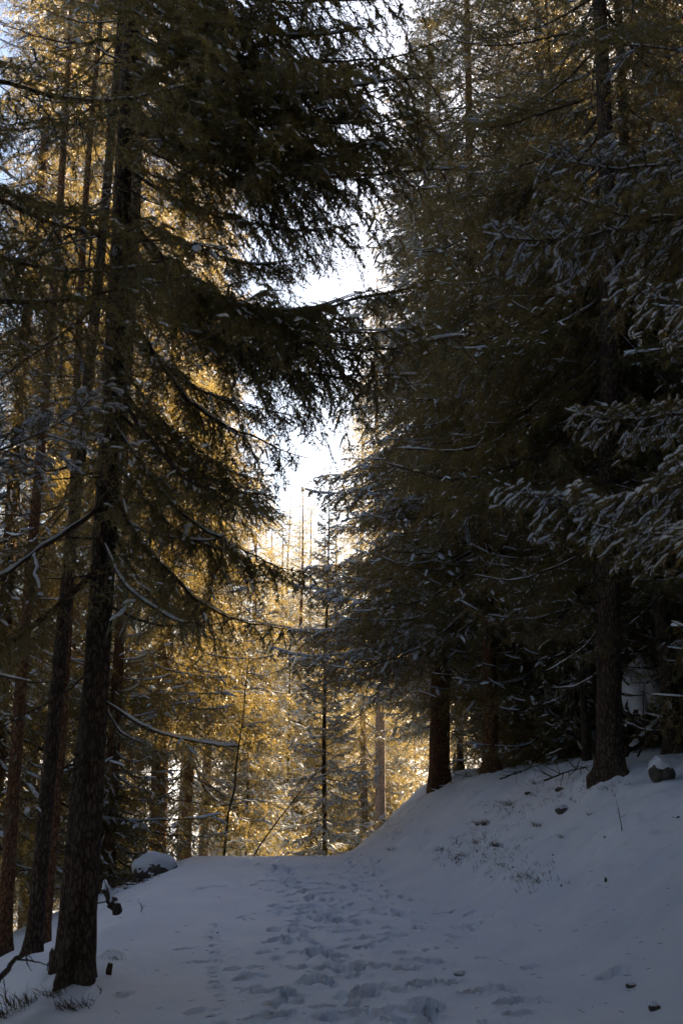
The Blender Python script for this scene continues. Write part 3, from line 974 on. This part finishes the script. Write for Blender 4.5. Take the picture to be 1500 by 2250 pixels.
right = [(6.8, 15.8, 'gloom', 24), (7.2, 12.5, 'gloom', 24), (6.6, 19, 'gloom', 26), (4.2, 23.5, 'dark', 22), (8.8, 16.5, 'gloom', 26), (6.2, 24.5, 'gloom', 27), (4.4, 19.6, 'gloom', 19), (9.5, 23, 'gloom', 28),
         (7.0, 9.6, 'gloom', 22), (9.5, 28, 'gloom', 28), (1.6, 41.5, 'full', 12), (2.6, 27.0, 'heavy', 16.5), (10.5, 13, 'gloom', 24), (6.1, 10.4, 'gloom', 22), (4.0, 17.6, 'gloom', 19), (12.5, 19, 'gloom', 28), (7.6, 28.5, 'gloom', 28), (12, 33, 'gloom', 30), (13, 26, 'gloom', 28)]
rlab = ["dark spruce directly behind the bare-trunked tree on the bank", "dark spruce filling the right edge beyond the black trunk", "dark spruce in the depth right of the bare trunk", "dark spruce rising behind the flared-trunk spruce",
        "dark spruce in the deepest shade of the right wood", "dark spruce deep behind the flared trunk, filling the gap right of it", "dark spruce close behind the slim brown trunk", "dark spruce at the back of the right wood",
        "dark spruce uphill just past the right edge", "spruce behind the right wood, seen only through gaps", "sunlit spruce right of the sky gap over the pale trunk", "snowy spruce reaching left of the flared-trunk one toward the gap", "dark spruce uphill past the right edge, second from the bank", "dark spruce at the right edge whose low boughs hang over the bank", "dark spruce in the gloom just behind the thin pole", "tall dark spruce at the back of the slope, past the right edge", "tall dark spruce behind the flared trunk, far up the right slope", "tall dark spruce farthest up the right slope behind all the others", "tallest dark spruce at the back of the right wood"]
for i, ((x, y, k, H), lb) in enumerate(zip(right, rlab)):
    tree(x, y, k, H, .28, lb, group="spruces of the shaded right wood", rot=i * 2.1 + .4, seed=50 + i)

ur = "low dark spruce in the undergrowth behind the right bank"
for i, (x, y, H) in enumerate([(4.4, 17.0, 3.6), (5.8, 18.0, 4.5), (3.3, 19.5, 3.2), (7.2, 20.5, 5), (5.0, 21.5, 4.5), (3.6, 23, 4), (6.6, 16.2, 4), (8.4, 18.6, 5), (9, 14.6, 4.6), (5.6, 25.5, 5), (7.6, 25, 5.5), (10, 21, 5.5),
                               (5.5, 12.8, 7), (6.2, 11.6, 7), (6.5, 14.2, 7), (7.0, 15.5, 7), (3.0, 27.5, 4), (4.6, 29, 5), (7, 30, 5.5), (9.6, 27, 6), (12, 24, 6), (3.2, 33, 5), (6, 35, 5.5), (9, 34, 6), (12, 31, 6.5), (15, 28, 6), (4, 39, 5.5), (8, 41, 6), (12, 38, 6.5), (16, 36, 6.5), (20, 33, 7)]):  # this row begins with ones added past the right edge to block sun
    tree(x, y, 'bush', H, .07, ur, group="low spruces behind the right bank", rot=i, seed=i, width=1.15, cat="young spruce")

# trees beyond the crest and round the sides; those far off share a label
far_lab = "distant spruce of the sunlit wood beyond the road's crest"
rgf = np.random.default_rng(77)
pts = [(-1.4, 45), (-2.8, 51), (.75, 35.5), (-1.45, 37), (.4, 54), (-1, 60), (2.2, 62), (-4.2, 59), (0.4, 70), (-3, 70), (3.6, 72), (6.5, 75), (-.2, 39)]
for k in range(36):
    a = R(rgf.uniform(-32, 32)); r_ = rgf.uniform(62, 120)
    pts.append((math.sin(a) * r_, math.cos(a) * r_))
for i, (x, y) in enumerate(pts):
    if (x / y > .06 and y < 80): continue
    H = 17.8 if y == 35.5 else 14.2 if y == 37 else rgf.uniform(13, 18) if y < 56 else rgf.uniform(14, 20)
    if abs(x + .06 * y) < 2.2 and y > 37.5: H = 4.3 + .26 * y + (i % 3) * .6
    tree(x, y, (['far', 'far2'][i % 3 == 2] if y > 55 else ['full', 'dark', 'full'][i % 3]), H, .26, far_lab, group="distant spruces beyond the crest", bark=[M_BARK_GREY, M_BARK_RED][i % 2], rot=rgf.uniform(0, 6.28), seed=i, n=8)

# trees outside the picture: beside and behind the viewpoint, they shade the foreground
side_lab = "spruce beside or behind the viewpoint, outside the picture"
side = [(-2.3, .8), (2.6, 1.2), (-2.0, -1.8), (2.1, -1.4), (-3.8, -.2), (-2.6, -3.6), (3.4, 1.7), (2.7, -1.6), (-5.8, 3.4), (6.2, 5.0), (4.9, 1.0), (-4.8, -3.5), (4.8, -4.5), (.3, -4.5), (-8.2, 6.4), (-9.6, 10.8), (-7.4, 3.0), (6.6, 4.4), (6.2, -1), (-10.6, 8.5), (-11, 13), (-1.8, -7), (2.2, -8), (-5.6, -7), (7, -7), (-14, 14.5), (-10, 1)]
rgs = np.random.default_rng(123)
for k in range(46):
    a_ = R(rgs.uniform(75, 285)); d_ = rgs.uniform(9, 34)
    side.append((math.sin(a_) * d_, math.cos(a_) * d_))
for i, (x, y) in enumerate(side):
    tree(x, y, 'high' if i < 14 else ['far', 'far2'][i % 2], 20.5 if i < 14 else rgf.uniform(18, 22), .3, side_lab, group="spruces outside the picture", rot=i * 1.3, seed=i, width=1.15)

# ------------------------------------------------------------------ leaning bare sapling
def poly_stick(acc, pts, r0, r1, n=6, seed=0):
    pts = np.asarray([tuple(p) for p in pts], float)
    k = len(pts) * 4
    t = np.linspace(0, 1, len(pts)); tt = np.linspace(0, 1, k)
    P = np.stack([np.interp(tt, t, pts[:, j]) for j in range(3)], 1)
    P[1:-1] += np.random.default_rng(seed).normal(0, r0 * .35, (k - 2, 3))
    tube(acc, P, np.linspace(r0, r1, k), n, seed=seed, bump=.12)
    return P


def sapling(p0, p1, r, label, seed, nb=14, snow=True):
    t = thing("bare_sapling", p0, label, "sapling")
    rg = np.random.default_rng(seed)
    acc = Acc(); sn = Acc()
    d = Vector(p1) - Vector(p0)
    P = poly_stick(acc, [(0, 0, -.3), d * .5 + Vector((.05, 0, 0)), d], r, r * .25, 6, seed)
    link("stem", acc.mesh("stem", M_BARK), t)
    tw = Acc()
    for i in range(nb):
        q = P[rg.integers(len(P) // 5, len(P))]
        a = rg.uniform(0, 6.28); ln = rg.uniform(.3, 1.1)
        e = q + np.array([math.cos(a) * ln, math.sin(a) * ln, rg.uniform(-.2, .35) * ln])
        B = poly_stick(tw, [q, (q + e) / 2 + [0, 0, .05], e], .008, .003, 4, seed + i)
        if snow: snow_strip(sn, B, .014, .016, rg, .006)
    link("twigs", tw.mesh("twigs", M_TWIG), t)["kind"] = "stuff"
    if sn.n: link("snow", sn.mesh("snow", M_SNOW), t)["kind"] = "stuff"
    return t


p0 = at(485, 1862, 20); p0.z = zh(p0.x, p0.y)
sapling(p0, at(548, 1440, 20), .028, "leaning bare sapling with thin dark stem right of the greyish trunk, left of the crest", 3)
p0 = at(510, 1862, 24); p0.z = zh(p0.x, p0.y)
sapling(p0, at(700, 1690, 21), .028, "snow-crusted bent branch-like sapling arching over the left end of the crest", 9, 16)

# ------------------------------------------------------------------ rocks, roots, deadwood
def rock_mesh(rx, ry, rz, seed, snow_from=.25, patch=.6):
    """rock and its snow cap as two meshes"""
    n, m = 40, 24
    th = np.linspace(0, 2 * np.pi, n, endpoint=False); ph = np.linspace(-.45 * np.pi, .5 * np.pi, m)
    TH, PH = np.meshgrid(th, ph)
    d = np.stack([np.cos(PH) * np.cos(TH), np.cos(PH) * np.sin(TH), np.sin(PH)], -1)
    nz = fbm(d[..., 0] * 1.8 + seed * 3.1 + d[..., 2], d[..., 1] * 1.8 + d[..., 2] * 1.3, seed, 4)
    r = 1 + .26 * nz
    V = d * r[..., None] * np.array([rx, ry, rz])
    i = np.arange(m - 1)[:, None] * n; j = np.arange(n)[None]; k = (j + 1) % n
    Q = np.stack([i + j, i + k, i + n + k, i + n + j], -1).reshape(-1, 4)
    rock = mesh_arrays("rock", V, [(Q, 0)], [M_ROCK])
    pn = fbm(d[..., 0] * 3.2 + seed, d[..., 1] * 3.2 + d[..., 2] * 2.2, seed + 40, 3)
    cov = sstep(-.12, .12, d[..., 2] - snow_from + patch * pn)
    V2 = V * (1 + .0 * cov[..., None]) + (cov[..., None] - .35) * np.array([.10 * rx, .10 * ry, .16 * rz]) * (d * .6 + np.array([0, 0, .7]))
    V2 = np.where(cov[..., None] > .02, V2, V * .97)
    snow = mesh_arrays("snow_cap", V2, [(Q, 0)], [M_SNOW])
    return rock, snow


def rock(px, py, Y, rx, ry, rz, seed, label, sink=.3, snow_from=.25, patch=.6, snow=True, group=None, cat="rock", name="rock"):
    p = ground_pt(px, py) if Y is None else at(px, py, Y)
    z = zh(p.x, p.y) if Y is None else p.z
    a, b = rock_mesh(rx, ry, rz, seed, snow_from, patch)
    t = thing(name, (p.x, p.y, z + rz * (1 - 2 * sink)), label, cat, group, data=a)
    if snow: link("snow_cap", b, t)
    return t


rock(342, 1922, None, .30, .26, .19, 3, "snow-covered boulder with dark bare patches on the left edge of the track", sink=.28, snow_from=.1, patch=1.0, cat="boulder", name="boulder")
rock(1452, 1712, None, .13, .12, .14, 5, "dark rock with thick snow cap at the top of the bank, right edge", sink=.25, snow_from=.35, patch=.3, cat="boulder", name="boulder")
rock(1235, 1785, None, .085, .06, .055, 6, "dark rock half buried in the bank's upper slope", sink=.3, snow_from=.45, patch=.4)
rock(1385, 2168, None, .034, .03, .022, 7, "small dark stone poking through snow low on the bank, upper of two", sink=.36, snow_from=.5, patch=.3)
rock(1437, 2218, None, .036, .03, .032, 8, "dark stone poking through snow at the lower right corner", sink=.36, snow_from=.5, patch=.3)
rock(1330, 1938, None, .012, .012, .03, 9, "tiny dark stone alone on the smooth right slope", sink=.3, snow=False)
rock(1230, 1737, None, .07, .04, .03, 10, "flat dark stone near the bank's top, left of the bare-trunked tree", sink=.35, snow=False)
rock(1160, 1745, None, .05, .03, .025, 11, "small dark stone on the bank beside the slim brown trunk", sink=.35, snow=False)
rock(1008, 2140, None, .04, .04, .02, 12, "snow-covered pebble on the road's right side", sink=.3, snow_from=-.6, patch=.1)

# upturned root plate under snow at the right
pr = at(1412, 1530, 15.5)
zb = zh(pr.x, pr.y)
rp, rs = rock_mesh(.30, .28, .52, 21, -.55, .45)
rp.materials[0] = M_SOIL
t = thing("root_plate", (pr.x, pr.y, pr.z), "tall snow-plastered root plate of a fallen tree behind the bare-trunked spruce, right edge", "root plate", data=rp)
link("snow_cap", rs, t)
rg = np.random.default_rng(8)
for i in range(7):
    acc = Acc()
    a = rg.uniform(0, 6.28)
    s = np.array([.2 * math.cos(a), .2 * math.sin(a), rg.uniform(-.35, .3)])
    e = s * 1.6 + np.array([math.cos(a) * .35, math.sin(a) * .35, rg.uniform(-.1, .3)])
    poly_stick(acc, [s, (s + e) / 2, e], .022, .006, 5, i)
    link("root", acc.mesh("root", M_TWIG), t)
# base mound below the plate
acc = Acc()


def log_(p0, p1, r0, r1, label, seed, snow_w=.05, name="fallen_log", cat="fallen log", twigs=0, snow=True):
    p0, p1 = Vector(p0), Vector(p1)
    t = thing(name, p0, label, cat)
    acc = Acc()
    P = poly_stick(acc, [(0, 0, 0), (p1 - p0) * .5 + Vector((0, 0, r0 * .4)), p1 - p0], r0, r1, 8, seed)
    link("stem", acc.mesh("stem", M_BARK), t)
    rg = np.random.default_rng(seed)
    if snow:
        sn = Acc()
        snow_strip(sn, P + np.array([0, 0, r0 * .6]), snow_w, snow_w * .8, rg, .005, steep=9)
        link("snow", sn.mesh("snow", M_SNOW), t)
    for i in range(twigs):
        a2 = Acc()
        q = P[rg.integers(2, len(P))]; e = q + rg.normal(0, .22, 3) + np.array([0, 0, .1])
        poly_stick(a2, [q, (q + e) / 2 + rg.normal(0, .02, 3), e], .007, .002, 4, seed + i)
        link("twig", a2.mesh("twig", M_TWIG), t)
    return t


def gz(px, py, Y, dz=0):
    p = at(px, py, Y); p.z = max(p.z, zh(p.x, p.y) + dz); return p


log_(gz(1372, 1660, 13.8), at(1455, 1575, 14.2), .045, .03, "snowy fallen limb leaning up to the right under the root plate", 4, .05, twigs=4)
log_(at(1360, 1555, 14.6), gz(1430, 1615, 14.2), .04, .03, "dark fallen limb sloping down to the right under the root plate", 5, .03, twigs=3)
log_(at(1362, 1582, 14.4), gz(1412, 1606, 14.1), .015, .01, "thin snow-lined limb below the sloping dark one", 6, .015)
log_(gz(-40, 2205, 6.4), at(62, 2075, 7.2), .022, .012, "dark bare pole leaning over the snow mound in the lower left corner", 7, .02, name="dead_pole", cat="dead pole", twigs=3, snow=False)
log_(gz(1195, 1715, 12.6, .02), gz(1290, 1692, 13.4, .05), .012, .006, "tangle of dark dead twigs at the foot of the thin pole", 17, .02, name="fallen_branch", cat="fallen branch", twigs=14, snow=False)
log_(gz(1400, 1662, 11.6, .02), gz(1440, 1600, 12.0, .2), .012, .004, "thin dead branch sticking out of the bank left of the capped rock", 18, .02, name="fallen_branch", cat="fallen branch", twigs=5, snow=False)
log_(gz(1098, 1745, 15.8, .05), gz(1165, 1735, 15.6, .03), .012, .005, "thin fallen branch lying on the bank at the slim brown trunk's foot", 19, .02, name="fallen_branch", cat="fallen branch", twigs=6, snow=False)
log_(gz(258, 2005, 10.3, -.02), at(228, 1945, 10.5), .05, .03, "snow-topped root stump curving out of the left shoulder", 20, .045, name="root_stump", cat="root stump", twigs=3)

# brushwood pile left
pb = ground_pt(285, 1950)
t = thing("brushwood_pile", (pb.x, pb.y, pb.z), "heap of thin dark brushwood at the left edge of the track below the boulder", "brushwood")
rg = np.random.default_rng(15)
for i in range(34):
    acc = Acc()
    q = np.array([rg.normal(-.15, .18), rg.normal(.05, .15), rg.uniform(-.05, .12)])
    a = rg.normal(0.1, .8); ln = rg.uniform(.25, .7)
    e = q + np.array([math.cos(a) * ln, math.sin(a) * .4 * ln, rg.uniform(-.25, .12) * ln])
    poly_stick(acc, [q, (q + e) / 2 + [0, 0, rg.uniform(0, .08)], e], .006, .002, 4, i)
    link("twig", acc.mesh("twig", M_TWIG), t)

# cut stake and small stump by the nearest tree
pt = ground_pt(238, 2142)
acc = Acc(); tube(acc, [(0, 0, -.05), (.005, 0, .03), (.014, 0, .075)], [.022, .022, .019], 10, seed=2, bump=.08)
t = thing("cut_stake", (pt.x, pt.y, pt.z), "short cut sapling stub standing in the snow right of the nearest trunk", "stub", data=acc.mesh("stub", M_BARK))
acc = Acc(); tube(acc, [(.014, 0, .0755), (.0145, 0, .0775)], [.017, .0165], 10)
link("cut_face", acc.mesh("cut_face", M_CUT), t)
pt = ground_pt(127, 2132)
acc = Acc(); tube(acc, [(0, 0, -.2), (0, 0, .02), (0, 0, .13), (.005, 0, .155)], [.085, .075, .068, .066], 14, seed=4, bump=.07)
t = thing("tree_stump", (pt.x, pt.y, pt.z), "squat black tree stump touching the left side of the nearest trunk", "stump", data=acc.mesh("stump", M_BARK))
acc = Acc(); tube(acc, [(.005, 0, .156), (.005, 0, .175), (.005, 0, .185)], [.06, .052, .03], 12, seed=5, bump=.1)
link("snow_cap", acc.mesh("snow_cap", M_SNOW), t)

# grass tufts and dead stems
def tuft_mesh(n, h, spread, seed, bw=.004):
    rg = np.random.default_rng(seed)
    acc = Acc()
    for i in range(n):
        a = rg.uniform(0, 6.28); r_ = spread * rg.uniform(0, 1) ** .7
        b = np.array([math.cos(a) * r_, math.sin(a) * r_ * .7, -.01])
        ln = h * rg.uniform(.4, 1.2)
        dr = np.array([rg.normal(-.25, .45), rg.normal(-.25, .4), 1.0]); dr /= np.linalg.norm(dr)
        k = 4; t = np.linspace(0, 1, k)[:, None]
        P = b + dr * ln * t + np.array([dr[0], dr[1], -.6]) * ln * .5 * t ** 2
        sd = np.array([-dr[1], dr[0], 0]) + .3; sd /= np.linalg.norm(sd)
        wd = bw * np.array([1, .9, .6, .1])[:, None]
        V = np.stack([P - sd * wd, P + sd * wd], 1).reshape(-1, 3)
        ii = np.arange(k - 1) * 2
        acc.add(V, None, np.stack([ii, ii + 1, ii + 3, ii + 2], 1))
    return acc


tufts = [(972, 1868, .10, "at the lower left of the bank's bare streak"), (1050, 1852, .10, "under the middle of the bank's grassy brow"), (1000, 1888, .07, "just right of the lowest bank tuft"),
         (1092, 1858, .08, "beside the dark streak half way up the bank"), (1065, 1812, .11, "on the bank above the dark streak"), (1120, 1770, .13, "on the upper bank below the fallen branch"),
         (1186, 1815, .10, "alone on the smooth upper bank"), (1236, 1840, .06, "alone on the bank right of the upper lone tuft"), (1102, 1900, .07, "low on the bank above the slumped snow"),
         (1160, 1928, .10, "in the slumped snow at the bank's foot"), (1182, 1938, .08, "rightmost in the slumped snow at the bank's foot"), (862, 1868, .10, "pale, at the bank's far foot by the crest"),
         (852, 1805, .12, "on the rim at the far end of the bank"), (905, 1745, .07, "small, left of the flared trunk's base"), (1180, 1722, .10, "near the twig tangle under the thin pole"),
         (1330, 1735, .08, "on the snowy hump below the bare trunk"), (60, 2205, .16, "dark, under the lower left snow mound"), (158, 2215, .12, "dark, right of the one under the lower left mound"),
         (255, 2108, .06, "poking from the little snow hump right of the nearest trunk"), (1020, 1880, .07, "between the streak and the road"), (1300, 1790, .06, "small, right of the half buried rock"), (125, 2185, .08, "dark, just below the nearest trunk's foot"),
         (8, 2235, .14, "dark, cut by the picture's lower left corner")]
for i, (px, py, h, lb) in enumerate(tufts):
    p = ground_pt(px, py)
    dk = "dark" in lb
    acc = tuft_mesh((44 if h > .09 else 26) + 30 * dk, h * 1.15, h * (1.2 if dk else .9), 400 + i, .0016 if not dk else .003)
    t = thing("grass_tuft", (p.x, p.y, zh(p.x, p.y)), "withered grass tuft " + lb, "grass tuft", "withered grass tufts", data=acc.mesh("grass_tuft", M_GRASS))
stems = [((1353, 1760), (1366, 1826), "tall thin dead stem standing alone on the right slope"), ((1355, 1690), (1330, 1715), "bent dead stem at the bare trunk's foot"), ((105, 2115), (103, 2133), "thin bent twig left of the stump"),
         ((310, 1985), (311, 2004), "single upright stem on the left shoulder"), ((222, 2172), (218, 2185), "short stem in the snow below the stub"), ((8, 2150), (14, 2195), "thin hooked twig in the lower left corner"), ((1000, 1840), (1003, 1856), "thin stem on the bank above the lowest tuft")]
for i, (a, b_, lb) in enumerate(stems):
    p = ground_pt(*b_); q = at(a[0], a[1], p.y)
    acc = Acc(); d = q - p
    P = poly_stick(acc, [(0, 0, -.03), d * .5 + Vector((.006, 0, 0)), d], .005, .002, 4, i)
    for k in range(3):
        b0 = P[rng.integers(4, len(P))]; e = b0 + np.array([rng.normal(0, .03), 0, .035])
        poly_stick(acc, [b0, e], .003, .001, 3, k)
    thing("dead_weed", p, lb, "dead weed", "dead weeds standing in the snow", data=acc.mesh("dead_weed", M_TWIG))

# little clods of soil showing through the slumped bank, and bark crumbs: uncountable
rg = np.random.default_rng(91)
acc = Acc()
for (cx, cy, sx, sy, n) in [(1080, 1860, 60, 22, 26), (1170, 1930, 30, 14, 20), (1010, 1880, 35, 10, 12), (1090, 1900, 20, 20, 10), (1120, 1775, 45, 10, 14), (860, 1806, 18, 8, 14), (1300, 1760, 120, 60, 12), (600, 2060, 160, 110, 16)]:
    for _ in range(n):
        p = ground_pt(cx + rg.normal(0, sx), cy + rg.normal(0, sy))
        z = zh(p.x, p.y)
        s = .004 + .016 * rg.uniform() ** 2.5 if cx > 700 else rg.uniform(.003, .007)
        k = 6
        ph = np.linspace(0, 6.28, k, endpoint=False)
        r1 = s * rg.uniform(.6, 1.3, k)
        V = np.concatenate([np.stack([p.x + r1 * np.cos(ph) * 1.4, p.y + r1 * np.sin(ph), np.full(k, z - .01)], 1), np.stack([p.x + r1 * .6 * np.cos(ph), p.y + r1 * .6 * np.sin(ph), z + s * rg.uniform(.2, .7, k)], 1)])
        j = np.arange(k); kk = (j + 1) % k
        acc.add(V, [[6, 7, 8], [6, 8, 9], [6, 9, 10], [6, 10, 11]], np.stack([j, kk, kk + k, j + k], 1))
sb = Acc()
for (cx, cy, sx, sy, n) in [(1215, 1735, 40, 18, 150), (1110, 1775, 30, 14, 130), (1060, 1845, 45, 22, 200), (995, 1880, 28, 12, 90), (1170, 1928, 28, 16, 110), (862, 1815, 14, 20, 90), (1300, 1720, 60, 16, 90), (1100, 1900, 40, 18, 80)]:
    for _ in range(n // 3):
        p = ground_pt(cx + rg.normal(0, sx), cy + rg.normal(0, sy))
        for q in range(rg.integers(2, 6)):
            b0 = np.array([p.x + rg.normal(0, .025), p.y + rg.normal(0, .02), 0]); b0[2] = zh(b0[0], b0[1]) - .01
            ln = rg.uniform(.03, .09)
            d0 = np.array([rg.normal(-.45, .5), rg.normal(-.2, .4), .8]); d0 /= np.linalg.norm(d0)
            wv = np.array([.0022, .001, 0])
            e1 = b0 + d0 * ln * .6; e2 = b0 + d0 * ln + np.array([d0[0], d0[1], -.8]) * ln * .3
            sb.add([b0 - wv, b0 + wv, e1 + wv * .8, e1 - wv * .8, e2], [[3, 2, 4]], [[0, 1, 2, 3]])
o = bpy.data.objects.new("grass_stubble", sb.mesh("grass_stubble", M_GRASS))
COL.objects.link(o)
o["kind"] = "stuff"
o["label"] = "thin withered stubble poking through the snow of the right bank"
o["category"] = "grass"
lt = Acc()
for _ in range(150):
    px, py = rg.uniform(120, 1480), 1880 + 370 * rg.uniform() ** .8
    p = ground_pt(px, py); z = zh(p.x, p.y) + .004
    a_ = rg.uniform(0, 3.14); ln = rg.uniform(.008, .035)
    d_ = np.array([math.cos(a_), math.sin(a_), rg.normal(0, .15)]) * ln
    b0 = np.array([p.x, p.y, z])
    tube(lt, [b0 - d_, b0 + [0, 0, .002], b0 + d_], [.0014, .0018, .001], 3)
o = bpy.data.objects.new("twig_litter", lt.mesh("twig_litter", M_TWIG))
COL.objects.link(o)
o["kind"] = "stuff"
o["label"] = "scattered bits of twig and bark fallen on the snowy track"
o["category"] = "litter"
o = bpy.data.objects.new("soil_clods", acc.mesh("soil_clods", M_SOIL))
COL.objects.link(o)
o["kind"] = "stuff"
o["label"] = "crumbs of dark soil and bark showing through the snow"
o["category"] = "soil"
print("scene built", len(bpy.data.objects), sum(len(m.polygons) for m in bpy.data.meshes), time.time() - _t0)
